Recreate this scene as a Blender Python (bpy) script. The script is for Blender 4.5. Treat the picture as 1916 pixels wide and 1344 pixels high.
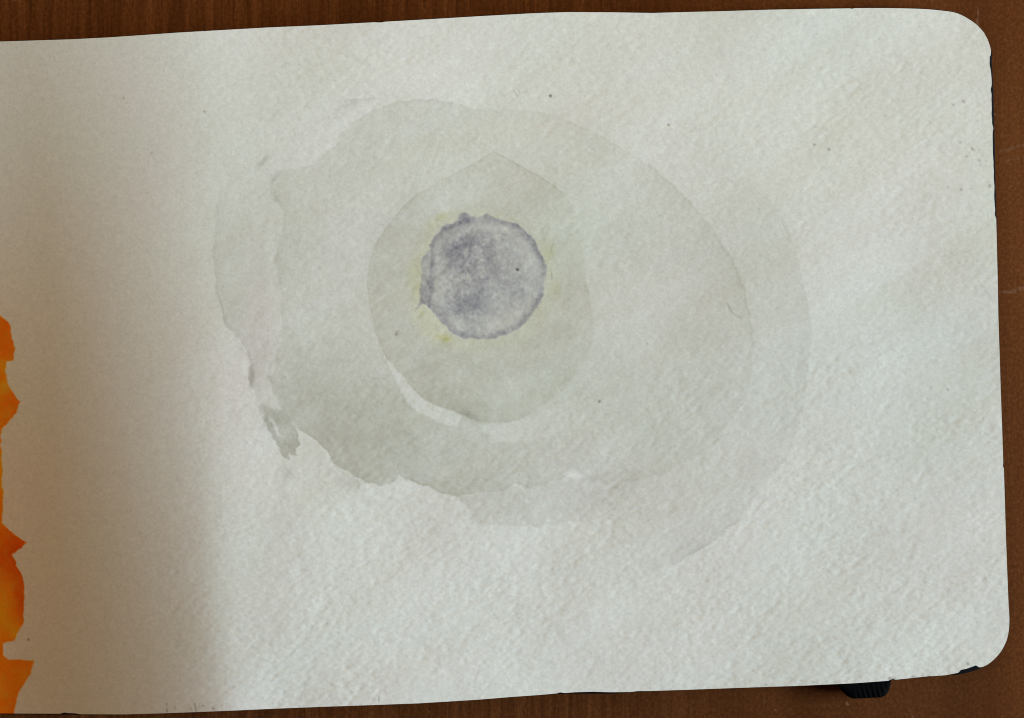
import bpy, math
import numpy as np

for o in list(bpy.data.objects):
    bpy.data.objects.remove(o, do_unlink=True)
scene = bpy.context.scene
COL = scene.collection

# ------------------------------------------------------------------ camera
CAM_H = 0.212            # metres above the table top
Z_REF = 0.008            # height of the flat part of the page
MMPX = 0.0705e-3         # metres per photo pixel on the page
KPX = MMPX / (CAM_H - Z_REF)
U0, V0 = 958.0, 672.0

cam_d = bpy.data.cameras.new("camera")
cam = bpy.data.objects.new("camera", cam_d)
COL.objects.link(cam)
cam.location = (0, 0, CAM_H)
cam.rotation_euler = (0, 0, 0)
cam_d.sensor_width = 36.0
cam_d.lens = 36.0 / (1916 * KPX)
cam_d.clip_start = 0.005
cam_d.clip_end = 20.0
scene.camera = cam
scene.cycles.filter_width = 1.05

# ------------------------------------------------------------------ light
world = bpy.data.worlds.new("World")
scene.world = world
world.use_nodes = True
bg = world.node_tree.nodes["Background"]
bg.inputs[0].default_value = (1.0, 0.62, 0.50, 1)
bg.inputs[1].default_value = 0.092


def area(name, loc, target, size, size_y, power, color):
    d = bpy.data.lights.new(name, 'AREA')
    d.shape = 'RECTANGLE'
    d.size, d.size_y = size, size_y
    d.energy = power
    d.color = color
    o = bpy.data.objects.new(name, d)
    COL.objects.link(o)
    o.location = loc
    v = [t - l for t, l in zip(target, loc)]
    ln = math.sqrt(sum(c * c for c in v))
    dx, dy, dz = [c / ln for c in v]
    o.rotation_euler = (math.acos(-dz), 0, math.atan2(dy, dx) - math.pi / 2)
    return o


area("window_light", (1.55, -0.08, 0.485), (0.0, 0.0, 0.0), 0.75, 0.30, 50.3, (0.79, 0.99, 1.145))
area("warm_side_fill", (-0.70, 0.40, 0.36), (0.0, 0.02, 0.0), 0.40, 0.30, 0.90, (1.0, 0.48, 0.38))  # added fill without a visible source, warms the slope towards the fold
area("warm_top_fill", (0.05, 0.52, 0.36), (0.0, 0.0, 0.0), 0.30, 0.20, 1.10, (1.0, 0.78, 0.16))  # unseen yellow fill, added to warm the upper part of the page

vs = scene.view_settings
vs.view_transform = 'Standard'
vs.look = 'None'
vs.exposure = 0.0
vs.gamma = 1.0

# ------------------------------------------------------------------ helpers
rng = np.random.default_rng(7)


def w2(u, v, z):
    """photo-pixel direction at height z -> metres"""
    f = KPX * (CAM_H - z)
    return (u - U0) * f, -(v - V0) * f


def sstep(a, b, x):
    t = np.clip((x - a) / (b - a), 0, 1)
    return t * t * (3 - 2 * t)


def noise(h, w, sx, sy=None, ang=0.0, seed=0, power=None):
    """gaussian-filtered white noise, unit std. sx, sy in cells, long axis at ang (image axes, y down)"""
    r = np.random.default_rng(seed)
    sy = sx if sy is None else sy
    f = np.fft.rfft2(r.standard_normal((h, w)).astype(np.float32))
    fy = np.fft.fftfreq(h)[:, None]
    fx = np.fft.rfftfreq(w)[None, :]
    ca, sa = math.cos(ang), math.sin(ang)
    a = fx * ca + fy * sa
    b = -fx * sa + fy * ca
    if power is None:
        g = np.exp(-2 * np.pi ** 2 * ((a * sx) ** 2 + (b * sy) ** 2))
    else:
        k = np.sqrt((a * sx) ** 2 + (b * sy) ** 2)
        g = 1.0 / (1.0 + (k * 6) ** power)
    n = np.fft.irfft2(f * g, s=(h, w))
    n -= n.mean()
    return (n / n.std()).astype(np.float32)


def smooth_poly(pts, n=4):
    P = np.array(pts, float)
    out = []
    m = len(P)
    for i in range(m):
        p0, p1, p2, p3 = P[i - 1], P[i], P[(i + 1) % m], P[(i + 2) % m]
        for k in range(n):
            t = k / n
            out.append(0.5 * ((2 * p1) + (-p0 + p2) * t + (2 * p0 - 5 * p1 + 4 * p2 - p3) * t * t
                              + (-p0 + 3 * p1 - 3 * p2 + p3) * t ** 3))
    return np.array(out)


def sdf(U, V, pts, margin=60.0):
    """signed distance, positive inside; far outside is clamped to -margin"""
    P = np.asarray(pts, np.float32)
    res = np.full(U.shape, -margin, np.float32)
    lo = P.min(0) - margin
    hi = P.max(0) + margin
    idx = np.nonzero((U > lo[0]) & (U < hi[0]) & (V > lo[1]) & (V < hi[1]))
    x = U[idx].astype(np.float32)
    y = V[idx].astype(np.float32)
    d = np.full(x.shape, 1e12, np.float32)
    ins = np.zeros(x.shape, bool)
    n = len(P)
    for i in range(n):
        ax, ay = P[i]
        bx, by = P[(i + 1) % n]
        ex, ey = bx - ax, by - ay
        L = ex * ex + ey * ey
        if L < 1e-9:
            continue
        wx, wy = x - ax, y - ay
        t = np.clip((wx * ex + wy * ey) / L, 0, 1)
        qx, qy = wx - ex * t, wy - ey * t
        np.minimum(d, qx * qx + qy * qy, out=d)
        if ay != by:
            c = (ay > y) != (by > y)
            ins ^= c & (x < ex * (y - ay) / (by - ay) + ax)
    d = np.sqrt(d)
    res[idx] = np.where(ins, d, -d)
    return res


def cov(s, w=1.6):
    return sstep(-w, w, s)


def rim(s, w, c=0.0):
    return np.exp(-((s - c) / w) ** 2)


def new_mat(name):
    m = bpy.data.materials.new(name)
    m.use_nodes = True
    nt = m.node_tree
    return m, nt, nt.nodes["Principled BSDF"]


def mesh_obj(name, verts, faces, mat, parent=None, smooth=True, cols=None):
    """verts (n,3) array, faces (m,4) or (m,3) int array"""
    me = bpy.data.meshes.new(name)
    faces = np.asarray(faces, np.int32)
    k = faces.shape[1]
    me.vertices.add(len(verts))
    me.vertices.foreach_set("co", np.asarray(verts, np.float32).ravel())
    me.loops.add(faces.size)
    me.loops.foreach_set("vertex_index", faces.ravel())
    me.polygons.add(len(faces))
    me.polygons.foreach_set("loop_start", np.arange(0, faces.size, k, dtype=np.int32))
    me.polygons.foreach_set("loop_total", np.full(len(faces), k, np.int32))
    if cols is not None:
        a = me.attributes.new("pigment", 'FLOAT_COLOR', 'POINT')
        c4 = np.ones((len(verts), 4), np.float32)
        c4[:, :3] = cols
        a.data.foreach_set("color", c4.ravel())
    me.materials.append(mat)
    me.update(calc_edges=True)
    me.polygons.foreach_set("use_smooth", np.full(len(faces), smooth, bool))
    me.validate()
    o = bpy.data.objects.new(name, me)
    COL.objects.link(o)
    if parent is not None:
        o.parent = parent
    return o


# ------------------------------------------------------------------ materials
def paper_material():
    m, nt, b = new_mat("watercolour_paper")
    N, L = nt.nodes, nt.links
    at = N.new('ShaderNodeAttribute')
    at.attribute_name = "pigment"
    tc = N.new('ShaderNodeTexCoord')
    n1 = N.new('ShaderNodeTexNoise')
    n1.inputs['Scale'].default_value = 5200
    n1.inputs['Detail'].default_value = 3
    n1.inputs['Roughness'].default_value = 0.6
    L.new(tc.outputs['Object'], n1.inputs['Vector'])
    mr = N.new('ShaderNodeMapRange')
    mr.inputs[1].default_value = 0.3
    mr.inputs[2].default_value = 0.7
    mr.inputs[3].default_value = 0.955
    mr.inputs[4].default_value = 1.035
    L.new(n1.outputs['Fac'], mr.inputs[0])
    mx = N.new('ShaderNodeVectorMath')
    mx.operation = 'MULTIPLY'
    L.new(at.outputs['Color'], mx.inputs[0])
    L.new(mr.outputs[0], mx.inputs[1])
    L.new(mx.outputs[0], b.inputs['Base Color'])
    b.inputs['Roughness'].default_value = 0.92
    b.inputs['Specular IOR Level'].default_value = 0.12
    bp = N.new('ShaderNodeBump')
    bp.inputs['Strength'].default_value = 0.25
    bp.inputs['Distance'].default_value = 0.00001
    L.new(n1.outputs['Fac'], bp.inputs['Height'])
    L.new(bp.outputs[0], b.inputs['Normal'])
    return m


def table_material():
    m, nt, b = new_mat("brown_wood_veneer")
    N, L = nt.nodes, nt.links
    tc = N.new('ShaderNodeTexCoord')

    def nz(sx, sy, scale, detail=4, rough=0.6, loc=(0, 0, 0)):
        mp = N.new('ShaderNodeMapping')
        mp.inputs['Scale'].default_value = (sx, sy, 1)
        mp.inputs['Location'].default_value = loc
        L.new(tc.outputs['Object'], mp.inputs['Vector'])
        n = N.new('ShaderNodeTexNoise')
        n.inputs['Scale'].default_value = scale
        n.inputs['Detail'].default_value = detail
        n.inputs['Roughness'].default_value = rough
        L.new(mp.outputs[0], n.inputs['Vector'])
        return n.outputs['Fac']

    def math_(op, a, c=None):
        n = N.new('ShaderNodeMath')
        n.operation = op
        for i, q in enumerate((a, c)):
            if q is None:
                continue
            if isinstance(q, (int, float)):
                n.inputs[i].default_value = q
            else:
                L.new(q, n.inputs[i])
        return n.outputs[0]

    def rng_(x, a, c, d, e):
        n = N.new('ShaderNodeMapRange')
        n.interpolation_type = 'SMOOTHSTEP'
        for i, q in enumerate((a, c, d, e)):
            n.inputs[i + 1].default_value = q
        L.new(x, n.inputs[0])
        return n.outputs[0]

    broad = nz(1.0, 0.12, 120, 3, 0.5)
    grain = nz(1.0, 0.035, 1500, 4, 0.65)
    pores = nz(1.0, 0.05, 2600, 2, 0.5, (3, 7, 0))
    speck = nz(1.0, 0.8, 2300, 3, 0.7, (9, 2, 0))
    patch = nz(1.0, 0.6, 22, 2, 0.5, (1.3, 0.7, 0))
    # the veneer is straight grained in places, mottled in others
    sep = N.new('ShaderNodeSeparateXYZ')
    L.new(tc.outputs['Object'], sep.inputs[0])
    zone = math_('ADD', sep.outputs[0], math_('MULTIPLY', math_('SUBTRACT', patch, 0.5), 0.03))
    straight = rng_(zone, 0.004, 0.034, 1.0, 0.18)
    g = math_('MULTIPLY', math_('SUBTRACT', grain, 0.5), math_('MULTIPLY', straight, 1.5))
    g = math_('ADD', g, math_('MULTIPLY', math_('SUBTRACT', speck, 0.5), 1.25))
    g = math_('ADD', g, math_('MULTIPLY', math_('SUBTRACT', broad, 0.5), 0.7))
    fac = math_('ADD', g, 0.5)
    cr = N.new('ShaderNodeValToRGB')
    cr.color_ramp.elements[0].position = 0.05
    cr.color_ramp.elements[0].color = (0.062, 0.0175, 0.0034, 1)
    cr.color_ramp.elements[1].position = 0.95
    cr.color_ramp.elements[1].color = (0.186, 0.060, 0.0165, 1)
    e = cr.color_ramp.elements.new(0.5)
    e.color = (0.112, 0.0335, 0.0085, 1)
    L.new(fac, cr.inputs[0])
    col = cr.outputs[0]
    dark = rng_(pores, 0.60, 0.72, 0.0, 1.0)
    dark = math_('MULTIPLY', dark, math_('MULTIPLY', straight, 0.55))
    mx = N.new('ShaderNodeMixRGB')
    L.new(dark, mx.inputs[0])
    L.new(col, mx.inputs[1])
    mx.inputs[2].default_value = (0.04, 0.011, 0.003, 1)
    col = mx.outputs[0]
    # pale scratches
    wob = nz(1, 1, 420, 2, 0.5, (5, 5, 5))
    for (u1, v1, u2, v2, wd, st) in SCRATCHES:
        ax, ay = w2(u1, v1, 0)
        bx, by = w2(u2, v2, 0)
        ln = math.hypot(bx - ax, by - ay)
        tx, ty = (bx - ax) / ln, (by - ay) / ln
        px = math_('SUBTRACT', sep.outputs[0], ax)
        py = math_('SUBTRACT', sep.outputs[1], ay)
        t = math_('ADD', math_('MULTIPLY', px, tx), math_('MULTIPLY', py, ty))
        q = math_('ADD', math_('MULTIPLY', px, -ty), math_('MULTIPLY', py, tx))
        q = math_('ABSOLUTE', math_('ADD', q, math_('MULTIPLY', math_('SUBTRACT', wob, 0.5), 0.0011)))
        a = rng_(q, wd * MMPX * 0.2, wd * MMPX, 1.0, 0.0)
        a = math_('MULTIPLY', a, rng_(t, -0.0004, 0.0004, 0.0, 1.0))
        a = math_('MULTIPLY', a, rng_(t, ln - 0.0006, ln + 0.0004, 1.0, 0.0))
        a = math_('MULTIPLY', a, rng_(speck, 0.35, 0.6, 0.25, 1.0))
        mx = N.new('ShaderNodeMixRGB')
        L.new(math_('MULTIPLY', a, st), mx.inputs[0])
        L.new(col, mx.inputs[1])
        mx.inputs[2].default_value = (0.34, 0.22, 0.14, 1)
        col = mx.outputs[0]
    # sparse pale grit
    grit = nz(1, 1, 900, 1, 0.5, (2, 4, 6))
    gm = rng_(grit, 0.76, 0.82, 0.0, 0.45)
    mx = N.new('ShaderNodeMixRGB')
    L.new(gm, mx.inputs[0])
    L.new(col, mx.inputs[1])
    mx.inputs[2].default_value = (0.33, 0.17, 0.08, 1)
    L.new(mx.outputs[0], b.inputs['Base Color'])
    b.inputs['Roughness'].default_value = 0.5
    b.inputs['Specular IOR Level'].default_value = 0.04
    bp = N.new('ShaderNodeBump')
    bp.inputs['Strength'].default_value = 0.2
    bp.inputs['Distance'].default_value = 0.00004
    L.new(fac, bp.inputs['Height'])
    L.new(bp.outputs[0], b.inputs['Normal'])
    return m


SCRATCHES = [(1872, 283, 1960, 258, 5, 0.14), (1872, 549, 1960, 528, 4.5, 0.22),
             (1828, 70, 1829, 15, 3.5, 0.25), (1880, 300, 1925, 292, 3, 0.18),
             (1700, 1330, 1712, 1352, 3, 0.2)]


def plain_mat(name, col, rough, spec=0.3, nscale=3000, amt=0.3):
    m, nt, b = new_mat(name)
    N, L = nt.nodes, nt.links
    tc = N.new('ShaderNodeTexCoord')
    n1 = N.new('ShaderNodeTexNoise')
    n1.inputs['Scale'].default_value = nscale
    n1.inputs['Detail'].default_value = 3
    L.new(tc.outputs['Object'], n1.inputs['Vector'])
    cr = N.new('ShaderNodeValToRGB')
    cr.color_ramp.elements[0].position = 0.3
    cr.color_ramp.elements[0].color = tuple(c * (1 - amt) for c in col) + (1,)
    cr.color_ramp.elements[1].position = 0.7
    cr.color_ramp.elements[1].color = tuple(c * (1 + amt) for c in col) + (1,)
    L.new(n1.outputs['Fac'], cr.inputs[0])
    L.new(cr.outputs[0], b.inputs['Base Color'])
    b.inputs['Roughness'].default_value = rough
    b.inputs['Specular IOR Level'].default_value = spec
    bp = N.new('ShaderNodeBump')
    bp.inputs['Strength'].default_value = 0.4
    bp.inputs['Distance'].default_value = 0.00003
    L.new(n1.outputs['Fac'], bp.inputs['Height'])
    L.new(bp.outputs[0], b.inputs['Normal'])
    return m


M_PAPER = paper_material()
M_TABLE = table_material()
M_COVER = plain_mat("black_cover_board", (0.006, 0.0055, 0.006), 0.8, 0.05)
M_ELASTIC = plain_mat("black_elastic_weave", (0.0030, 0.0029, 0.0029), 0.9, 0.03, 6000, 0.5)
M_EDGE = plain_mat("page_edges", (0.62, 0.60, 0.54), 0.9, 0.1, 2500, 0.12)

# ------------------------------------------------------------------ table top
def grid_faces(nv, nu):
    i = np.arange(nv * nu).reshape(nv, nu)
    return np.stack([i[:-1, :-1], i[1:, :-1], i[1:, 1:], i[:-1, 1:]], -1).reshape(-1, 4)


tx, ty, tz = 0.62, 0.45, 0.022
tb = 0.0025
prof = [(-tb, 0.0), (-tb * 0.3, -tb * 0.3), (0.0, -tb), (0.0, -tz)]
tv = []
for ins_, z in prof:
    for sx, sy in ((-1, -1), (1, -1), (1, 1), (-1, 1)):
        tv.append((sx * (tx + ins_) - 0.07, sy * (ty + ins_), z))
tf = [(0, 1, 2, 3)]
for k in range(len(prof) - 1):
    for q in range(4):
        a, b_ = k * 4 + q, k * 4 + (q + 1) % 4
        tf.append((a + 4, b_ + 4, b_, a))
k = (len(prof) - 1) * 4
tf.append((k + 3, k + 2, k + 1, k))
table = mesh_obj("table_top", np.array(tv), np.array(tf), M_TABLE, smooth=False)
table["kind"] = "structure"

# ------------------------------------------------------------------ sketchbook
book = bpy.data.objects.new("sketchbook", None)
COL.objects.link(book)
book.location = (0, 0, 0)
book["label"] = "open black-covered watercolour sketchbook with a pale ringed painting around a grey dot"
book["category"] = "sketchbook"

GUT = -105.0
OUT_TOP = [(GUT, 78), (0, 77), (60, 75.2), (130, 73), (200, 69.5), (260, 65.5), (330, 60.5), (400, 56.5), (500, 50.8),
           (600, 46.5), (700, 41), (712, 41.5), (720, 40), (800, 35.5), (900, 29.5), (960, 26.2), (1000, 24), (1060, 22),
           (1140, 22.3), (1220, 23.6), (1280, 22), (1360, 20), (1440, 17.5), (1520, 16), (1590, 15), (1594, 15.8),
           (1600, 14.5), (1660, 14.5), (1710, 15.5), (1740, 17), (1765, 19.5), (1785, 22.5), (1800, 28), (1815, 36.5),
           (1828, 46), (1841, 60), (1848, 73), (1852.5, 86), (1854.3, 94), (1854, 102), (1851.6, 106), (1851.5, 120),
           (1854, 132), (1855.4, 148)]
def arc(pts, n=4):
    """smooth open curve through the points"""
    P = np.array([pts[0]] + list(pts) + [pts[-1]], float)
    out = []
    for i in range(1, len(P) - 2):
        p0, p1, p2, p3 = P[i - 1], P[i], P[i + 1], P[i + 2]
        for k in range(n):
            t = k / n
            out.append(tuple(0.5 * (2 * p1 + (p2 - p0) * t + (2 * p0 - 5 * p1 + 4 * p2 - p3) * t * t
                                    + (3 * p1 - p0 - 3 * p2 + p3) * t ** 3)))
    out.append(tuple(P[-2]))
    return out


OUT_TOP = OUT_TOP[:26] + arc(OUT_TOP[26:36], 4) + OUT_TOP[36:]
r_edge = []
rr = np.random.default_rng(3)
for v in range(158, 408, 9):
    r_edge.append((1854.6 + (v - 158) * 0.028 + rr.normal() * 0.5 , v))
OUT_RIGHT = r_edge + [(1864, 409), (1865.5, 470), (1867, 530), (1868, 590), (1870, 650), (1872.4, 730), (1875, 800),
                      (1877.2, 868), (1876.4, 873), (1878.3, 878), (1880.2, 940), (1882, 1000), (1884.4, 1065),
                      *arc([(1887, 1130), (1888.6, 1158), (1887.6, 1180), (1883.2, 1200), (1873, 1220), (1860, 1235),
                           (1848, 1244.5), (1838, 1249.3)], 5), (1832, 1249.8), (1826, 1246), (1821, 1248), (1814, 1250.5),
                      (1806, 1253), (1798, 1254.5), (1793, 1260)]
OUT_BOT = [(1770, 1264.5), (1748, 1266.2), (1740, 1266.2), (1700, 1270.5), (1676, 1273), (1670, 1271.5), (1662, 1275),
           (1600, 1279.5), (1500, 1284.3), (1400, 1287.6), (1300, 1291.3), (1220, 1294), (1192, 1294.4), (1180, 1296),
           (1140, 1296.4), (1110, 1295.5), (1076, 1296.4), (1057, 1298), (1048, 1296.6), (1042, 1298.6), (1010, 1301.5),
           (960, 1305), (892, 1310.5), (783, 1317.2), (700, 1320.3), (600, 1323.8), (511, 1327.3), (440, 1330.6),
           (365, 1333.6), (300, 1336), (234, 1337.8), (150, 1337.6), (143, 1336), (128, 1335.4), (120, 1334.4),
           (112, 1336.6), (60, 1336.4), (0, 1336), (GUT, 1335.5)]
OUTLINE = np.array(OUT_TOP + OUT_RIGHT + OUT_BOT, float)


def page_base(u, v):
    """smooth height of the page: falls into the gutter on the left, eases down to the fore edge on the right"""
    u = np.asarray(u, float)
    v = np.asarray(v, float)
    t = np.clip((v - 60) / 1280, 0, 1)
    uc = 350 + 85 * t + 16 * np.sin(t * 5.0 + 0.4)
    wd = 64 - 44 * sstep(0.0, 0.75, t)
    slope = 0.160 + 0.205 * np.sin(np.clip(t, 0, 1) * math.pi / 2)     # steepest fall towards the fold
    k = 0.14 + 0.30 * sstep(0.35, 1.0, t)                  # share of the fall that starts at the bend itself
    x = (uc - u) / wd
    step = wd * np.where(x > 20, x, np.log1p(np.exp(np.clip(x, -40, 20))))
    L = 330.0
    d = np.maximum(uc + 30 - u, 0)
    ramp = np.where(d < L, d * d / (2 * L), d - L / 2)
    # the paper levels out in the last centimetre before the sewn fold
    q = np.maximum(-15 - u, 0)
    drop = slope * MMPX * (k * step + (1 - k) * ramp - 0.5 * q * q / 110)
    # a gentle fall to the right past the bend, lifting again towards the fore edge
    fall = 0.034 * 290 * (np.tanh((u - 760) / 290) + 1) - 0.5 * 0.020 / 480 * np.maximum(u - 1380, 0) ** 2
    z = 0.0115 - drop - fall * MMPX
    z = z - 0.0007 * sstep(1350, 1880, u) * (1 - sstep(0, 420, v))
    zm, sm = 0.0024, 0.0004
    return zm + sm * np.logaddexp(0.0, (z - zm) / sm)


# ---- fine grid in page coordinates
PITCH = 1.62
us = np.arange(GUT, 1895, PITCH)
vs_ = np.arange(9, 1344, PITCH)
NU, NV = len(us), len(vs_)
U, V = np.meshgrid(us, vs_)
U = U.astype(np.float32)
V = V.astype(np.float32)
s_out = sdf(U, V, OUTLINE, 30.0)
s_out[:, 0] = np.where((V[:, 0] > 78) & (V[:, 0] < 1335.5), 0.0, s_out[:, 0])
gy, gx = np.gradient(s_out, PITCH)
gl = np.maximum(np.hypot(gx, gy), 1e-3)
inside = s_out > -0.45 * PITCH
inside[:, 0] = (V[:, 0] > 78) & (V[:, 0] < 1335.5)
faces = grid_faces(NV, NU)
keep = inside.ravel()[faces].all(1)
faces = faces[keep]
e = np.concatenate([faces[:, [0, 1]], faces[:, [1, 2]], faces[:, [2, 3]], faces[:, [3, 0]]])
es = np.sort(e, 1)
key = es[:, 0].astype(np.int64) * (NU * NV) + es[:, 1]
uq, first, cnt = np.unique(key, return_index=True, return_counts=True)
bedge = e[first[cnt == 1]]
bidx = np.unique(bedge)
Uf, Vf = U.ravel().copy(), V.ravel().copy()
sb = s_out.ravel()[bidx]
mv = np.clip(sb, -2.2, 2.2)
onfold = Uf[bidx] <= GUT + 0.1
mv[onfold] = 0
Uf[bidx] -= (mv * (gx / gl).ravel()[bidx]).astype(np.float32)
Vf[bidx] -= (mv * (gy / gl).ravel()[bidx]).astype(np.float32)

# ---- paper relief: broad cockle + cold-pressed tooth running up to the right
H, W = NV, NU
A = math.radians(-25)
t_mid = noise(H, W, 3.9, 1.8, A, 11)
t_fine = noise(H, W, 1.9, 1.0, A + 0.25, 12)
t_mid2 = noise(H, W, 9.0, 3.6, A - 0.1, 13)
cockle = noise(H, W, 60, 34, A, 14)
cockle2 = noise(H, W, 26, 12, A + 0.15, 15)
flat = sstep(230, 560, U)                   # the paper is pressed smooth near the fold
amp = 0.16 + 0.84 * flat
lowr = (0.75 + 0.5 * sstep(500, 1200, V)) * np.clip(1 + 0.13 * noise(H, W, 45, 25, A, 16) + 0.10 * noise(H, W, 14, seed=17), 0.5, 1.6)
relief = amp * lowr * ((t_mid - 0.16 * t_mid ** 2) * 0.0051 + t_fine * 0.0035 + (t_mid2 - 0.1 * t_mid2 ** 2) * 0.0020) * 1e-3
relief += flat * (cockle * 0.085 + cockle2 * 0.020) * 1e-3
relief = relief.ravel()

# ------------------------------------------------------------------ pigment
nA = noise(H, W, 30, seed=21)
nB = noise(H, W, 12, seed=22)
nC = noise(H, W, 5, seed=23)
nD = noise(H, W, 2.0, seed=24)
nE = noise(H, W, 1.0, seed=25)
nL = noise(H, W, 80, seed=26)
nS = noise(H, W, 9, 4, A, seed=27)
fib = noise(H, W, 0.75, seed=28)
e1 = noise(H, W, 9, seed=31)
e2 = noise(H, W, 3, seed=32)
e3 = noise(H, W, 1.2, seed=33)
f1 = noise(H, W, 9, seed=34)
f2 = noise(H, W, 3, seed=35)
Uw = U + 2.0 * e1 + 1.1 * e2 + 0.45 * e3
Vw = V + 2.0 * f1 + 1.1 * f2 + 0.45 * noise(H, W, 1.2, seed=36)
Ud = U + 1.0 * e2 + 0.75 * e3
Vd = V + 1.0 * f2 + 0.75 * noise(H, W, 1.2, seed=37)


def blob(cx, cy, rx, ry=None, ang=0.0):
    ry = rx if ry is None else ry
    c, s = math.cos(ang), math.sin(ang)
    x, y = U - cx, V - cy
    a = (x * c + y * s) / rx
    b = (-x * s + y * c) / ry
    return np.exp(-(a * a + b * b))


LOWLEFT = [(439, 623), (461, 659), (473, 680), (465, 697), (464, 709), (467, 724), (477, 730), (480, 748), (483, 766),
           (495, 793), (507, 812), (519, 828), (526, 845), (528, 855), (541, 868), (541, 850), (555, 858), (553, 842),
           (561, 833), (556, 820), (549, 796), (566, 806), (584, 819), (608, 840), (629, 861), (647, 882), (683, 897),
           (709, 909), (736, 901), (745, 886), (757, 893), (769, 901), (802, 918), (826, 924), (855, 931)]
P_OUT = smooth_poly([(440, 310), (412, 360), (399, 430), (402, 480), (408, 560), (425, 600)], 3).tolist()[:15] + LOWLEFT + [
    (866, 943), (873, 960), (880, 974), (894, 981), (925, 985), (956, 986), (1003, 983), (1044, 979), (1081, 975),
    (1104, 990), (1112, 1020), (1105, 1055), (1100, 1085), (1130, 1093), (1190, 1084), (1250, 1065), (1330, 1020),
    (1400, 955), (1450, 890), (1480, 830), (1500, 760), (1513, 690), (1517, 620), (1512, 560), (1495, 480), (1465, 405),
    (1420, 345), (1350, 300), (1270, 260), (1180, 225), (1090, 198), (1000, 182), (920, 172), (830, 172), (760, 176),
    (700, 180), (660, 186), (640, 196), (612, 220), (570, 240), (530, 266), (490, 292)]
P_MID = [(524, 324), (508, 340), (514, 371), (536, 390), (527, 427), (520, 462), (511, 481), (520, 515), (524, 559),
         (523, 620), (521, 660), (519, 690), (507, 705), (498, 703), (482, 712), (487, 735), (489, 757), (495, 793),
         ] + LOWLEFT[10:] + [
    (880, 926), (906, 921), (947, 914), (964, 903), (985, 913), (1020, 912), (1060, 890), (1090, 893), (1120, 905),
    (1180, 903), (1240, 888), (1310, 850), (1360, 800), (1395, 740), (1408, 690), (1407, 620), (1398, 560), (1390, 530),
    (1372, 490), (1352, 452), (1330, 420), (1306, 388), (1280, 363), (1252, 335), (1222, 312), (1190, 292), (1150, 265),
    (1100, 237), (1050, 218), (1000, 206), (945, 203), (892, 202), (861, 191), (817, 185), (780, 184), (739, 193),
    (708, 201), (680, 215), (661, 231), (640, 250), (630, 274), (611, 284), (597, 303), (583, 315), (565, 316), (545, 318)]
P_BAND = [(858, 932), (866, 943), (873, 960), (880, 974), (894, 981), (925, 985), (956, 986), (1003, 983), (1044, 979),
          (1081, 975), (1120, 950), (1200, 935), (1290, 895), (1360, 830), (1405, 760), (1420, 690), (1412, 600), (1395, 560),
          (1400, 650), (1380, 740), (1310, 830), (1200, 880), (1100, 900), (1000, 905), (930, 915)]
P_IN = smooth_poly([(926, 284), (938, 289), (982, 313), (1027, 337), (1057, 364), (1076, 396), (1088, 440), (1094, 507), (1099, 546),
                    (1109, 602), (1104, 650), (1080, 700), (1040, 740), (1000, 770), (970, 786), (930, 792), (895, 789), (866, 776),
                    (817, 758), (781, 737), (757, 708), (733, 686), (714, 656), (700, 611), (689, 558), (688, 513), (694, 486),
                    (708, 444), (738, 406), (759, 382), (783, 361), (807, 346), (836, 328), (866, 316), (893, 302), (914, 288)], 2)
P_STRIP = [(716, 662), (730, 690), (751, 735), (769, 762), (799, 781), (828, 792), (855, 801), (866, 777), (840, 769),
           (817, 759), (797, 749), (781, 738), (768, 722), (757, 705), (742, 690), (730, 677)]
P_PATCH = [(898, 797), (931, 794), (972, 786), (1012, 774), (1060, 752), (1085, 770), (1050, 808), (1000, 826), (950, 829), (922, 822)]
P_SLIV = [(503, 781), (512, 788), (522, 806), (527, 819), (519, 813), (510, 797)]
P_TRI = [(482, 712), (498, 703), (507, 721), (516, 745), (527, 769), (512, 767), (489, 757), (484, 735)]
P_HALO = smooth_poly([(800, 425), (850, 392), (900, 384), (960, 395), (1010, 425), (1042, 480), (1048, 540), (1030, 600),
                      (985, 645), (930, 664), (880, 667), (830, 659), (790, 635), (768, 605), (761, 570), (758, 520), (772, 465)], 3)
P_DISC = smooth_poly([(881, 404), (892, 406), (907, 401), (918, 403), (941, 412), (963, 417), (981, 428), (999, 448), (1012, 470),
                      (1022, 493), (1023, 508), (1018, 531), (1017, 549), (1008, 571), (997, 589), (977, 609), (959, 622), (932, 629),
                      (910, 635), (885, 631), (865, 632), (849, 624), (834, 611), (818, 595), (806, 578), (802, 560), (803, 530),
                      (806, 495), (806, 470), (805, 453), (818, 435), (836, 421), (860, 412)], 2)
P_EAR = [(809, 466), (800, 470), (791, 479), (789, 492), (790, 504), (787, 524), (785, 540), (786, 553), (782, 566),
         (778, 581), (783, 573), (788, 569), (798, 570), (806, 579), (816, 560), (817, 520), (815, 480)]
P_KNOB = [(856, 416), (860, 400), (866, 397), (873, 397), (881, 403), (884, 412), (870, 420)]

s_o = sdf(Uw, Vw, P_OUT)
s_m = sdf(Uw, Vw, P_MID)
s_b = sdf(Uw, Vw, P_BAND)
s_i = sdf(U + 0.9 * e1 + 0.8 * e2, V + 0.9 * f1 + 0.8 * f2, P_IN)
s_strip = sdf(Ud, Vd, P_STRIP, 30)
s_patch = sdf(Ud, Vd, P_PATCH, 30)
s_sl = sdf(Ud, Vd, P_SLIV, 20)
s_tr = sdf(Ud, Vd, P_TRI, 20)
s_h = sdf(Uw, Vw, P_HALO)
s_d = sdf(Ud, Vd, P_DISC)
s_e = sdf(Ud, Vd, P_EAR, 30)
s_k = sdf(Ud, Vd, P_KNOB, 30)

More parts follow.
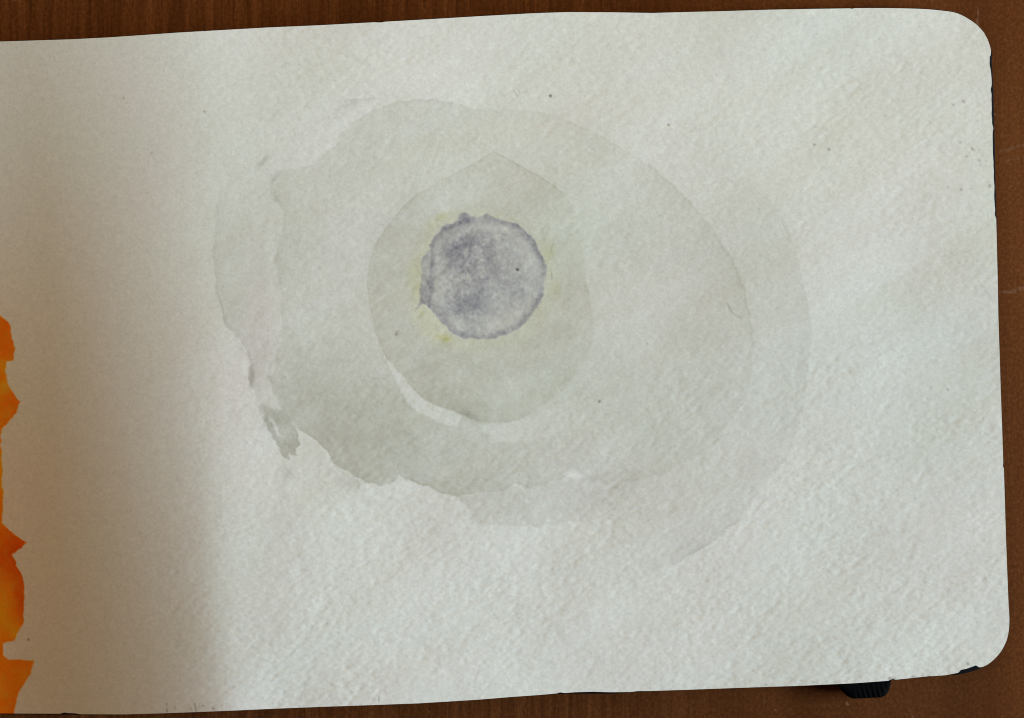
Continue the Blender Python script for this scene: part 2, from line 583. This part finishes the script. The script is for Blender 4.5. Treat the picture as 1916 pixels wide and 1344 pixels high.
K_GREY = np.array([0.98, 1.0, 1.10], np.float32)
K_GREEN = np.array([0.95, 1.0, 1.38], np.float32)
K_WARM = np.array([0.80, 1.0, 1.18], np.float32)
K_VIOL = np.array([0.90, 0.935, 0.72], np.float32)
K_YEL = np.array([0.13, 0.17, 1.0], np.float32)
D = np.zeros((H, W, 3), np.float32)


def add(k, field):
    global D
    D += field[..., None] * k


lifted = np.clip(1.0 * cov(s_strip, 1.5) + 0.95 * cov(s_patch, 5) * (1 - sstep(960, 1110, U)) + 0.95 * cov(s_sl, 2)
                 + 0.75 * cov(s_tr, 2.5), 0, 1)
gran = 1 + 0.07 * nC + 0.04 * nB + 0.06 * nS + 0.08 * nD

# pale outer ring
f = cov(s_o, 3.0) * (1 - 0.6 * np.maximum(cov(s_tr, 2.5), cov(s_sl, 2))) * (1 - (1 - sstep(1090, 1300, U)) * sstep(950, 990, V))
left_side = 1 - sstep(430, 640, U)
right_side = sstep(1150, 1400, U)
low_side = sstep(560, 860, V)
topfade = 1 - 0.92 * sstep(0, 1, (480 - V) / 210) * (1 - 0.05 * left_side)
add(K_GREY, f * topfade * (0.050 + 0.064 * left_side + 0.022 * right_side + 0.02 * low_side) * gran)
edge_o = rim(s_o, 2.2, 1.6) + 0.45 * np.exp(-np.clip(s_o, 0, 60) / 14) * (s_o > 0)
where_o = np.clip(0.70 * blob(470, 680, 60, 90) + 0.8 * blob(1330, 1020, 100, 60) + 0.30 * blob(1512, 640, 60, 160)
                  + 0.6 * blob(665, 186, 45, 14) + 0.4 * blob(620, 212, 40, 20) + 0.6 * blob(1000, 983, 110, 20)
                  + 0.75 * blob(408, 540, 40, 130) + 0.3 * blob(1250, 1065, 60, 40) + 0.6 * blob(530, 840, 40, 40)
                  + 0.25 * blob(1465, 405, 60, 60), 0, 1)
add(K_GREY, edge_o * where_o * 0.085 * (1 + 0.3 * nB))
# pink bleed on the left of the ring
add(np.array([0.1, 1.0, 0.75], np.float32), 0.030 * (blob(490, 600, 26, 110) + blob(440, 820, 60, 130) + 0.8 * blob(470, 520, 30, 50)) * (1 + 0.3 * nA))

# main wash
m = cov(s_m, 2.2) * (1 - lifted)
grad = (0.060 + 0.125 * sstep(1150, 740, U) * sstep(540, 820, V) + 0.030 * blob(720, 830, 150, 70, 0.6) + 0.058 * blob(740, 255, 150, 60, -0.3) + 0.025 * blob(620, 470, 120, 180)
        + 0.018 * blob(1220, 370, 110, 110) - 0.022 * blob(1170, 620, 150, 170))
add(K_GREEN * 0.55 + K_GREY * 0.45, m * grad * gran)
edge_m = rim(s_m, 2.0, 1.4) + 0.40 * np.exp(-np.clip(s_m, 0, 60) / 11) * (s_m > 0)
where_m = np.clip(0.15 + 1.3 * blob(800, 912, 75, 30) + 0.6 * blob(1260, 345, 90, 80) + 0.55 * blob(1370, 490, 50, 90)
                  + 0.5 * blob(1403, 620, 30, 80) + 0.35 * blob(520, 480, 40, 90) + 0.55 * blob(820, 188, 110, 16)
                  + 0.3 * blob(640, 255, 50, 60) + 0.35 * blob(610, 840, 60, 40) + 0.4 * blob(512, 350, 20, 30)
                  + 0.45 * blob(700, 905, 60, 20) - 0.15 * blob(1240, 890, 160, 60), 0, 1)
edge_m = edge_m + 0.9 * rim(s_m, 2.6, 1.2) * (blob(800, 908, 60, 26) + 0.7 * blob(600, 835, 50, 40))
add(K_GREEN * 0.5 + K_GREY * 0.5, edge_m * where_m * 0.095 * (1 + 0.25 * nB) * (1 - 0.8 * lifted))
P_FING = [(489, 757), (484, 770), (495, 793), (507, 812), (519, 828), (528, 855), (541, 868), (541, 850), (555, 858),
          (553, 842), (561, 833), (549, 796), (535, 778), (527, 769)]
s_f = sdf(Ud, Vd, P_FING, 30)
add(K_GREEN * 0.4 + K_GREY * 0.6, cov(s_f, 1.4) * (1 - cov(s_sl, 1.5)) * 0.055 + 0.04 * rim(s_f, 1.6, 1.0))
# lower band of a second wash
fb = cov(s_b, 4.0)
add(K_WARM * 0.6 + K_GREY * 0.4, fb * (0.075 * blob(980, 945, 170, 80) + 0.018) * gran)
# brush marks beside the ring
for (cx, cy, rx, ry, an, k) in [(492, 302, 16, 5, -0.75, .10), (512, 335, 5, 16, 0.5, .055), (511, 365, 14, 8, 0.8, .05),
                                (672, 190, 34, 6, -0.35, .05), (625, 222, 36, 5, -0.55, .045), (537, 900, 10, 34, 0.1, .05),
                                (528, 955, 16, 45, 0.1, .035), (545, 990, 9, 14, 0, .05), (690, 941, 12, 8, 0.3, .06),
                                (1130, 892, 30, 7, -0.2, .07), (1072, 888, 14, 7, 0.3, -.07), (870, 935, 14, 8, 0.2, .04),
                                (560, 1040, 14, 8, 0.1, .05), (490, 1150, 7, 10, 0, .05), (1200, 895, 70, 12, -0.35, .035),
                                (1090, 925, 40, 10, -0.2, .03), (1010, 905, 30, 9, -0.1, .03), (655, 905, 30, 14, 0.4, .06), (471, 707, 5, 17, 0.1, .10), (500, 800, 10, 26, -0.5, .05), (880, 778, 16, 8, 0.4, .06),
                                (690, 912, 8, 4, 0.3, -.06), (410, 920, 5, 26, 0, .035), (495, 820, 22, 44, 0.5, .02)]:
    add(K_GREY, 1.6 * k * blob(cx, cy, rx, ry, an) * (1 + 0.45 * nC + 0.3 * nB))
# paint-thin bottom lights
add(K_GREY, -0.05 * cov(-np.abs(s_m + 4) + 4, 2) * (blob(590, 835, 60, 45) + blob(955, 912, 30, 12)))

# inner wash
s_dot = np.maximum(np.maximum(s_d, s_e), s_k)
soft = np.clip(blob(1085, 420, 45, 60) + blob(1105, 600, 40, 90) + blob(1050, 740, 70, 60), 0, 1)
i_ = cov(s_i, 1.8) * (1 - soft) + cov(s_i, 6.0) * soft
add(K_GREEN, i_ * (1 - 0.6 * cov(s_dot, 1.7)) * (0.072 + 0.03 * blob(720, 520, 40, 160) + 0.02 * blob(1070, 600, 60, 120) + 0.02 * blob(900, 740, 160, 60)) * (1 + 0.12 * nC + 0.1 * nB + 0.08 * nS))
edge_i = rim(s_i, 1.7, 1.2) + 0.33 * np.exp(-np.clip(s_i, 0, 60) / 9) * (s_i > 0)
where_i = np.clip(0.40 + 0.5 * blob(1000, 325, 60, 40) + 0.4 * blob(760, 385, 70, 70) + 0.35 * blob(692, 520, 30, 90)
                  + 0.4 * blob(735, 690, 40, 50) + 0.25 * blob(930, 790, 60, 16) + 0.3 * blob(1100, 560, 20, 60)
                  - 0.4 * blob(1075, 430, 30, 60) - 0.35 * blob(1050, 740, 60, 60), 0, 1)
add(K_GREEN * 0.6 + K_GREY * 0.4, edge_i * where_i * (1 - 0.75 * soft) * 0.105 * (1 + 0.3 * nB))
add(K_GREY, 0.08 * blob(880, 778, 26, 9, 0.5))

# yellow halo round the dot
d_ = cov(s_dot, 1.7)
h_ = sstep(-10, 26, s_h) * (1 - 0.9 * d_)
add(K_YEL, h_ * (0.16 + 0.025 * nA) * (0.55 + 0.45 * blob(800, 540, 70, 110) + 0.35 * blob(1040, 480, 50, 60) + 0.2 * blob(820, 640, 60, 40)))
add(K_GREEN, -0.042 * h_ * blob(800, 600, 60, 70))
add(K_GREY, 0.085 * rim(s_h, 1.8, 1.0) * (blob(775, 610, 24, 50) + 0.7 * blob(830, 660, 70, 22) + 0.4 * blob(1048, 520, 20, 60)) * (1 + 0.4 * nC))
for (cx, cy, rx, ry, an, k) in [(820, 408, 22, 7, -0.6, .30), (806, 422, 9, 6, -0.8, .20), (829, 630, 12, 6, 0.15, .42), (836, 634, 6, 5, 0, .25),
                                (790, 585, 8, 5, -0.8, .16), (1027, 468, 12, 22, 0.1, .16), (775, 520, 14, 40, 0, .12), (1040, 545, 10, 30, 0, .10),
                                (845, 398, 14, 5, -0.3, .12)]:
    add(K_YEL + 0.12, 0.75 * k * blob(cx, cy, rx, ry, an) * (1 + 0.4 * nC))

# the grey dot
main = cov(s_d, 1.7)
inner = (0.29
         + 0.25 * blob(868, 470, 40, 30) + 0.14 * blob(880, 540, 42, 60) + 0.13 * blob(876, 518, 46, 75) + 0.18 * blob(860, 575, 32, 20)
         + 0.14 * blob(850, 455, 30, 22) + 0.13 * blob(905, 445, 50, 20) + 0.06 * blob(965, 540, 24, 34) + 0.08 * blob(930, 500, 60, 50)
         - 0.12 * blob(985, 480, 20, 40) - 0.13 * blob(940, 600, 50, 20) - 0.10 * blob(818, 530, 12, 50) - 0.10 * blob(835, 447, 16, 12)
         - 0.10 * blob(915, 425, 26, 10) - 0.10 * blob(850, 600, 24, 12) - 0.08 * blob(925, 523, 30, 10, -0.4))
dm = 1 + 0.12 * nC + 0.13 * nD + 0.20 * nE + 0.05 * nB
add(K_VIOL, main * inner * dm)
earside = sstep(826, 806, U) * sstep(455, 475, V) * sstep(590, 570, V)
ring = (rim(s_d, 6.0, 5.0) + 0.25 * rim(s_d, 2.0, 2.0)) * (1 - 0.8 * earside)
ringw = 0.75 + 0.35 * blob(975, 612, 40, 30) + 0.35 * blob(990, 445, 30, 40) + 0.35 * blob(830, 612, 40, 30) - 0.2 * blob(1020, 560, 20, 40) + 0.2 * nB
add(K_VIOL, main * ring * 0.30 * np.clip(ringw, 0.15, 1.6) * (1 + 0.2 * nD + 0.14 * nE))
ear = np.maximum(cov(s_e, 1.7), cov(s_k, 1.7)) * (1 - sstep(-1, 13, s_d))
add(K_VIOL, ear * (0.50 + 0.16 * blob(793, 550, 16, 22) - 0.10 * blob(800, 490, 10, 20)) * (1 + 0.14 * nD + 0.12 * nE))
add(K_VIOL, main * -0.07 * rim(s_d, 8, 21) * (1 + 0.5 * nB))
add(K_VIOL, 0.22 * blob(868, 405, 9, 7) + 0.12 * blob(880, 412, 14, 8))

# specks and hairs
for (cx, cy, r, k) in [(1030, 179, 2.6, 1.1), (1251, 233, 1.9, .8), (1524, 270, 2.4, .7), (1551, 279, 2.6, .5), (1527, 236, 2.4, .25),
                       (1546, 242, 3, .2), (1803, 189, 2.6, .6), (1784, 195, 2.6, .4), (1829, 226, 2.6, .25), (1797, 266, 2, .4),
                       (1819, 278, 2.4, .6), (1823, 281, 2, .4), (1809, 292, 2.2, .45), (1833, 300, 2.4, .4), (1834, 307, 2, .3),
                       (1799, 354, 2.6, .75), (1774, 349, 2, .3), (1820, 352, 2, .25), (1852, 347, 3.0, .6), (968, 504, 2.4, 1.6),
                       (742, 624, 3.0, .7), (744, 620, 2.2, .5), (1122, 752, 2.6, .6), (231, 183, 2.2, .5), (283, 286, 2.4, .45),
                       (53, 1198, 2.2, .8), (383, 208, 1.8, .35), (1707, 408, 2, .4), (1773, 730, 2.2, .45), (1210, 643, 2.2, .3),
                       (1656, 216, 2, .3), (1620, 201, 1.8, .4), (400, 1327, 3, .5), (380, 1322, 2, .4), (1713, 1227, 2.6, .4),
                       (1811, 1243, 2, .7), (1664, 1271, 3, .5), (1672, 1270, 3, .6), (1100, 1180, 1.6, .3), (640, 1130, 1.6, .3),
                       (1450, 620, 1.5, .3), (1600, 760, 1.6, .3), (560, 120, 1.5, .3), (1180, 110, 1.6, .3), (1340, 140, 1.5, .3)]:
    add(np.array([.9, 1, 1.05], np.float32), k * blob(cx + 0.0, cy, r) * (1 + 0.3 * nE))


def line(pts, w, k):
    m_ = np.full(U.shape, 1e9, np.float32)
    P = np.array(pts, float)
    lo, hi = P.min(0) - 12, P.max(0) + 12
    ii = np.nonzero((U > lo[0]) & (U < hi[0]) & (V > lo[1]) & (V < hi[1]))
    x, y = U[ii], V[ii]
    d = np.full(x.shape, 1e9)
    for (a, b) in zip(P[:-1], P[1:]):
        ex = b - a
        t = np.clip(((x - a[0]) * ex[0] + (y - a[1]) * ex[1]) / (ex @ ex), 0, 1)
        d = np.minimum(d, np.hypot(x - a[0] - ex[0] * t, y - a[1] - ex[1] * t))
    m_[ii] = d
    add(np.array([.95, 1, 1.05], np.float32), k * np.exp(-(m_ / w) ** 2) * (1 + 0.3 * nD))


line([(961, 167), (964, 174), (969, 179)], 1.4, .28)
line([(970, 168), (972, 173)], 1.3, .2)
line([(700, 183), (668, 190), (640, 199), (612, 220), (575, 240), (545, 258)], 2.4, .05)
line([(485, 307), (492, 301), (501, 292)], 4.5, .10)
line([(509, 340), (519, 329), (530, 321)], 3.0, .06)
line([(506, 346), (511, 362), (520, 373), (533, 384)], 4.0, .06)
line([(860, 776), (880, 779), (897, 787)], 5.0, .06)
line([(410, 560), (426, 606), (447, 642), (468, 676)], 1.8, .06)
line([(1361, 567), (1366, 578), (1374, 588), (1386, 594)], 1.5, .22)
line([(1030, 500), (1032, 512), (1033, 522)], 1.5, .2)
line([(1030, 470), (1035, 455)], 1.5, .15)
line([(1836, 533), (1848, 549), (1857, 560)], 1.8, .13)
line([(312, 1318), (312.5, 1333)], 1.3, .8)
line([(327, 1324), (329, 1330)], 1.6, .35)
line([(364, 1318), (367, 1331)], 1.4, .7)
line([(357, 1326), (360, 1331)], 1.3, .3)
line([(374, 1321), (371, 1327)], 1.3, .3)
line([(381, 207), (384, 212)], 1.2, .3)
line([(709, 1305), (709, 1313)], 1.5, .35)
for q in range(26):                          # nicks and grime along the lower and right rims
    uu = rng.uniform(1200, 1780)
    vv = np.interp(uu, [1200, 1400, 1600, 1780], [1294, 1286, 1277, 1262]) - abs(rng.normal()) * 2.5
    add(np.array([.95, 1, 1.05], np.float32), rng.uniform(.1, .4) * blob(uu, vv, rng.uniform(1.2, 4), rng.uniform(1, 2)))

# orange paint that ran across the fold
P_OR = [(-140, 540), (-40, 575), (0, 590), (20, 606), (22, 631), (25, 645), (29, 652), (25, 660), (24.5, 674), (11, 677),
        (12, 712), (19, 734), (39, 751), (22, 784), (3, 806), (1, 822), (4, 890), (4, 940), (2, 978), (19, 996), (35, 1007),
        (51, 1015), (38, 1026), (24, 1040), (31, 1059), (41, 1078), (47, 1106), (43, 1147), (41, 1169), (27, 1198), (7, 1204),
        (5, 1226), (16, 1235), (65, 1237), (57, 1261), (41, 1286), (28, 1314), (24, 1340), (-140, 1400)]
s_or = sdf(U + 0.9 * e2 + 0.6 * e3, V + 0.9 * f2, P_OR)
o_ = cov(s_or, 1.6)
yel = np.clip(blob(12, 690, 22, 18) + blob(2, 880, 18, 75) + 0.9 * blob(6, 1150, 20, 50) + 0.8 * blob(30, 1185, 16, 20)
              + 0.35 * blob(30, 1270, 60, 40) + 0.8 * blob(8, 725, 14, 16) + 0.5 * blob(-60, 800, 40, 200), 0, 1)
red = np.clip(blob(20, 1040, 50, 50) + 0.8 * blob(38, 1120, 14, 40) + 0.3 * blob(0, 620, 30, 30) - yel, 0, 1)
c_or = (np.array([-0.20, 1.25, 4.8])[None, None, :] * (1 - yel[..., None]) + np.array([-0.14, 0.62, 3.9])[None, None, :] * yel[..., None]
        + np.array([0.20, 0.50, 0.3])[None, None, :] * red[..., None])
add_or = (o_ * (1 + 0.06 * nC + 0.05 * nD) + 0.10 * rim(s_or, 2, 1.5))[..., None] * c_or
D += add_or.astype(np.float32)

paper = np.array([0.766, 0.766, 0.716], np.float32)
tint = 1 + 0.005 * nL[..., None] * np.array([0.8, -0.2, -0.9], np.float32) + 0.006 * nA[..., None] * np.array([0.9, -0.4, 0.5], np.float32)
fibre = 1 + 0.026 * fib + 0.010 * nE + 0.006 * nD
alb = paper * tint * fibre[..., None] * np.exp(-np.maximum(D, -0.22))
alb = np.clip(alb, 0.003, 0.94).reshape(-1, 3)

# ---- positions
Zf = page_base(Uf, Vf) + relief
X, Y = w2(Uf, Vf, Zf)
POS = np.stack([X, Y, Zf], 1)

# ---- split the sheet where the paint is: each painted area is a piece of the page with its own look
fu = U.ravel()[faces].mean(1)
fc = lambda a: a.ravel()[faces[:, 0]]
reg = np.zeros(len(faces), np.int8)
reg[fc(s_o) > 0] = 1
reg[(fc(s_m) > 0)] = 2
reg[fc(s_i) > 0] = 3
reg[fc(s_dot) > 0] = 4
reg[fc(s_or) > 0] = 5


def submesh(name, fsel, parent, extra=None):
    ids = np.unique(fsel)
    remap = np.full(NU * NV, -1, np.int32)
    remap[ids] = np.arange(len(ids))
    vv, ff, cc = POS[ids], remap[fsel], alb[ids]
    if extra is not None:
        ev, ef, ec = extra
        ff = np.concatenate([ff, ef + len(vv)])
        vv = np.concatenate([vv, ev])
        cc = np.concatenate([cc, ec])
    return mesh_obj(name, vv, ff, M_PAPER, parent, cols=cc)


# rim of the sheet: 0.28 mm thick paper
TH = 0.00028
bu = np.unique(bedge)
rm = np.full(NU * NV, -1, np.int32)
rm[bu] = np.arange(len(bu))
top = POS[bu]
low = top.copy()
low[:, 2] -= TH
rim_v = np.concatenate([top, low])
rim_f = np.stack([rm[bedge[:, 1]], rm[bedge[:, 0]], rm[bedge[:, 0]] + len(bu), rm[bedge[:, 1]] + len(bu)], 1)
rim_c = np.concatenate([np.minimum(alb[bu], 0.8), np.tile(paper * 0.97, (len(bu), 1))])
page = submesh("page", faces[reg == 0], book, (rim_v, rim_f, rim_c))
for rid, nm, lab in ((1, "outer_wash", "palest outer ring of diluted grey-green watercolour"),
                     (2, "middle_wash", "broad grey-green watercolour ring with torn-looking lower left edge"),
                     (3, "inner_wash", "greenish inner ring with pointed top and yellow halo"),
                     (4, "painted_dot", "slate grey painted dot with dark rim"),
                     (5, "orange_paint", "orange and yellow paint with jagged right edge")):
    o = submesh(nm, faces[reg == rid], page)
    o["label"] = lab

# ---- facing page (beyond the fold), orange painting on it
FP = 11.0
fus = np.arange(GUT - 1960, GUT + 0.01, FP)
fus[-1] = GUT
fvs = np.linspace(79, 1335, 116)
FU, FV = np.meshgrid(fus, fvs)
q = (GUT - FU) / 1960
zl = page_base(np.full_like(FU, GUT), FV)
FZ = zl + 0.0110 * (1 - np.exp(-q * 8)) - 0.008 * q ** 2
FX, FY = w2(FU, FV, FZ)
fh, fw = FU.shape
g1, g2, g3 = noise(fh, fw, 9, seed=61), noise(fh, fw, 3, seed=62), noise(fh, fw, 1.2, seed=63)
mar = np.minimum(np.minimum(FV - 130, 1400 - FV), np.minimum((FU + 1960), 9999)) + 18 * g2 + 10 * g3
mar = np.minimum(mar, FV - 560 + 1.2 * (GUT - FU) * (FU > -600) + 1e4 * (FU <= -600) + 14 * g2)
pc = sstep(-12, 12, mar)
yl = sstep(-0.4, 1.3, g1 + 0.4 * g2)
dk = sstep(0.3, 1.4, -g1 + 0.4 * g2)
cfo = (np.array([-0.18, 1.0, 4.2]) * (1 - yl[..., None]) + np.array([-0.16, 0.45, 3.2]) * yl[..., None]
       + np.array([0.2, 0.5, 0.3]) * dk[..., None]) * pc[..., None]
fcol = np.clip(paper * np.exp(-cfo), 0.003, 0.9).reshape(-1, 3)
fverts = np.stack([FX, FY, FZ], -1).reshape(-1, 3)
ff = grid_faces(fh, fw)
n0 = len(fverts)
lowv = fverts.copy()
lowv[:, 2] -= TH
idx = np.arange(n0).reshape(fh, fw)
ring_i = np.concatenate([idx[0, :], idx[1:, -1], idx[-1, -2::-1], idx[-2:0:-1, 0]])
nxt = np.roll(ring_i, -1)
sf = np.stack([ring_i, nxt, nxt + n0, ring_i + n0], 1)
fp = mesh_obj("facing_page", np.concatenate([fverts, lowv]), np.concatenate([ff, sf, ff[:, ::-1] + n0]), M_PAPER, book,
              cols=np.concatenate([fcol, np.tile(paper, (n0, 1))]))
fp["label"] = "facing page covered in orange and yellow paint"

# ---- the leaves below, as two blocks with layered edges
COVER_T = 0.0016


def block(name, us_, vs0, vs1, ztop, inset, nlay=12):
    """us_ sample columns; vs0/vs1 functions of u for top and bottom edges; ztop(u,v)"""
    rows = np.linspace(0, 1, 40)
    BU = np.repeat(us_[None, :], len(rows), 0)
    BV = vs0(us_)[None, :] * (1 - rows[:, None]) + vs1(us_)[None, :] * rows[:, None]
    BZ = np.maximum(ztop(BU, BV), COVER_T + 0.0003)
    BX, BY = w2(BU, BV, BZ)
    h, w = BU.shape
    vt = np.stack([BX, BY, BZ], -1).reshape(-1, 3)
    fs = [grid_faces(h, w)]
    ids = np.arange(h * w).reshape(h, w)
    rg = np.concatenate([ids[0, :], ids[1:, -1], ids[-1, -2::-1], ids[-2:0:-1, 0]])
    cx, cy = vt[:, 0].mean(), vt[:, 1].mean()
    vlist = [vt]
    cur = rg
    base = len(vt)
    r2 = np.random.default_rng(5)
    for k in range(nlay * 2):
        t = (k + 1) / (nlay * 2)
        p = vt[rg].copy()
        p[:, 2] = p[:, 2] * (1 - t) + (COVER_T + 0.0001) * t
        off = (0.00012 if k % 2 else 0.0) + r2.uniform(0, 0.0001)
        p[:, 0] -= np.sign(p[:, 0] - cx) * off
        p[:, 1] -= np.sign(p[:, 1] - cy) * off
        vlist.append(p)
        ni = np.arange(base, base + len(rg))
        fs.append(np.stack([cur, np.roll(cur, -1), np.roll(ni, -1), ni], 1))
        cur = ni
        base += len(rg)
    return mesh_obj(name, np.concatenate(vlist), np.concatenate(fs), M_EDGE, book, smooth=False)


tops = np.array(OUT_TOP)
bots = np.array(OUT_BOT)[::-1]
ur = np.linspace(GUT + 90, 1838, 90)


def v_top(u):
    v = np.interp(u, tops[:, 0], tops[:, 1]) + 12
    return v + np.where(u > 1740, 120 - np.sqrt(np.maximum(120 ** 2 - np.clip(u - 1730, 0, 120) ** 2, 0)), 0)


def v_bot(u):
    v = np.interp(u, bots[:, 0], bots[:, 1]) - 14
    return v - np.where(u > 1740, 120 - np.sqrt(np.maximum(120 ** 2 - np.clip(u - 1730, 0, 120) ** 2, 0)), 0)


block("page_block", ur, v_top, v_bot, lambda u, v: page_base(u, v) - TH - 0.00035, 10)
ul = np.linspace(GUT - 1940, GUT - 120, 60)
block("page_block", ul, lambda u: u * 0 + 92, lambda u: u * 0 + 1322,
      lambda u, v: page_base(np.full_like(u, GUT), v) + 0.0110 * (1 - np.exp(-(GUT - u) / 1960 * 8)) - 0.008 * ((GUT - u) / 1960) ** 2 - TH - 0.00035, 10)

# ---- black cover: a board that shows as a sliver past the page here and there
def offset_outline(P, off):
    P = np.asarray(P, float)
    t = np.roll(P, -1, 0) - np.roll(P, 1, 0)
    t /= np.maximum(np.linalg.norm(t, axis=1), 1e-6)[:, None]
    n = np.stack([t[:, 1], -t[:, 0]], 1)      # outward for this winding
    return P + n * off[:, None]


cov_pts = [(-2060, 84)] + [(u, v) for u, v in OUT_TOP if u not in (712, 1594)][1:-4]
cov_pts = [(u, v - 0.8) for u, v in cov_pts]
cov_pts += [(1855.0, 92), (1855.5, 104), (1856.5, 125), (1858.2, 160), (1859.5, 200), (1860.6, 250), (1862, 300), (1862.8, 350),
            (1864.2, 400), (1864.8, 420), (1865.6, 470), (1867, 530), (1868.4, 590), (1870.2, 650), (1872.6, 730), (1875, 800), (1877.6, 868),
            (1880.2, 940), (1882, 1000), (1884.4, 1065), (1887, 1130), (1888.4, 1158), (1887.4, 1180), (1883, 1200), (1876, 1212),
            (1871, 1220), (1860, 1234), (1850, 1243.5), (1843, 1248), (1830, 1254), (1812, 1259.5), (1793, 1263.4), (1770, 1264.5), (1740, 1266.2),
            (1700, 1270), (1662, 1274), (1600, 1279), (1500, 1283.6), (1400, 1287), (1300, 1291),
            (1220, 1294.5), (1192, 1296), (1140, 1299.2), (1076, 1299), (1042, 1299.8), (1010, 1301.2), (960, 1304.2), (892, 1310),
            (783, 1316.6), (700, 1319.6), (600, 1323), (511, 1326.8), (365, 1333.3), (234, 1338), (150, 1338.6), (60, 1338), (0, 1337.6), (-2060, 1332)]
cp = np.array(cov_pts, float)
# inset where it should stay hidden below the sheet, by a hair
def ring_at(P, z, shrink):
    x, y = w2(P[:, 0], P[:, 1], z)
    c = np.array([x.mean(), y.mean()])
    v = np.stack([x, y], 1)
    t = np.roll(v, -1, 0) - np.roll(v, 1, 0)
    t /= np.maximum(np.linalg.norm(t, axis=1), 1e-9)[:, None]
    n = np.stack([-t[:, 1], t[:, 0]], 1)
    v = v + n * (-shrink)
    return np.column_stack([v, np.full(len(v), z)])


rings = [ring_at(cp, 0.0002, 0.0003), ring_at(cp, 0.0005, 0.00008), ring_at(cp, COVER_T - 0.0004, 0.0), ring_at(cp, COVER_T - 0.0001, 0.00006),
         ring_at(cp, COVER_T, 0.0003)]
nc = len(cp)
me = bpy.data.meshes.new("cover")
cvv = np.concatenate(rings)
cff = []
for k in range(len(rings) - 1):
    for j in range(nc):
        a, b_ = k * nc + j, k * nc + (j + 1) % nc
        cff.append((a, b_, b_ + nc, a + nc))
cff.append(tuple(range(nc)))
cff.append(tuple(range((len(rings) - 1) * nc, len(rings) * nc))[::-1])
me.from_pydata([tuple(p) for p in cvv], [], cff)
me.materials.append(M_COVER)
me.update()
cov_o = bpy.data.objects.new("cover", me)
COL.objects.link(cov_o)
cov_o.parent = book

# ---- ribbed elastic band bulging out at the bottom edge
nx, ns = 121, 26
ea, eb = 1566.0, 1667.0
vv, cc = [], []
for i in range(nx):
    t = i / (nx - 1)
    u = ea + (eb - ea) * t
    ve = 1279.5 - 5.0 * t                                 # page edge here
    # how far the loop sticks out across its width: rounded ends, slanting left end
    l_ = np.clip((u - ea) / 34.0, 0, 1)
    r_ = np.clip((eb - u) / 21.0, 0, 1)
    d = 30.5 * (1 - (1 - l_) ** 1.9) ** 0.9 * math.sqrt(max(1 - (1 - r_) ** 2.2, 0))
    rib = 0.5 + 0.5 * math.cos(2 * math.pi * (t * 13.0))
    for j in range(ns):
        a = j / (ns - 1)
        th = math.pi * a
        out = math.sin(th) ** 0.8 * d
        # ribs lean along the loop
        rb = (0.5 + 0.5 * math.cos(2 * math.pi * (t * 11.0 - 0.9 * math.sin(th)))) * min(max((t - 0.25) / 0.25, 0.0), 1.0)
        z = 0.0016 + 0.0013 * math.cos(th) + 0.00009 * rb * max(math.sin(th * 0.9 + 0.2), 0)
        back = -9.0 if j in (0, ns - 1) else 0.0
        x, y = w2(u, ve - 6 + back + (out + 6) * 1.0, z)
        y -= 0.00006 * rb * math.sin(th)
        vv.append((x, y, z))
gf = grid_faces(nx, ns)
band = mesh_obj("elastic_band", np.array(vv), gf[:, ::-1], M_ELASTIC, book)
band["label"] = "black ribbed elastic band loop sticking out below the page"
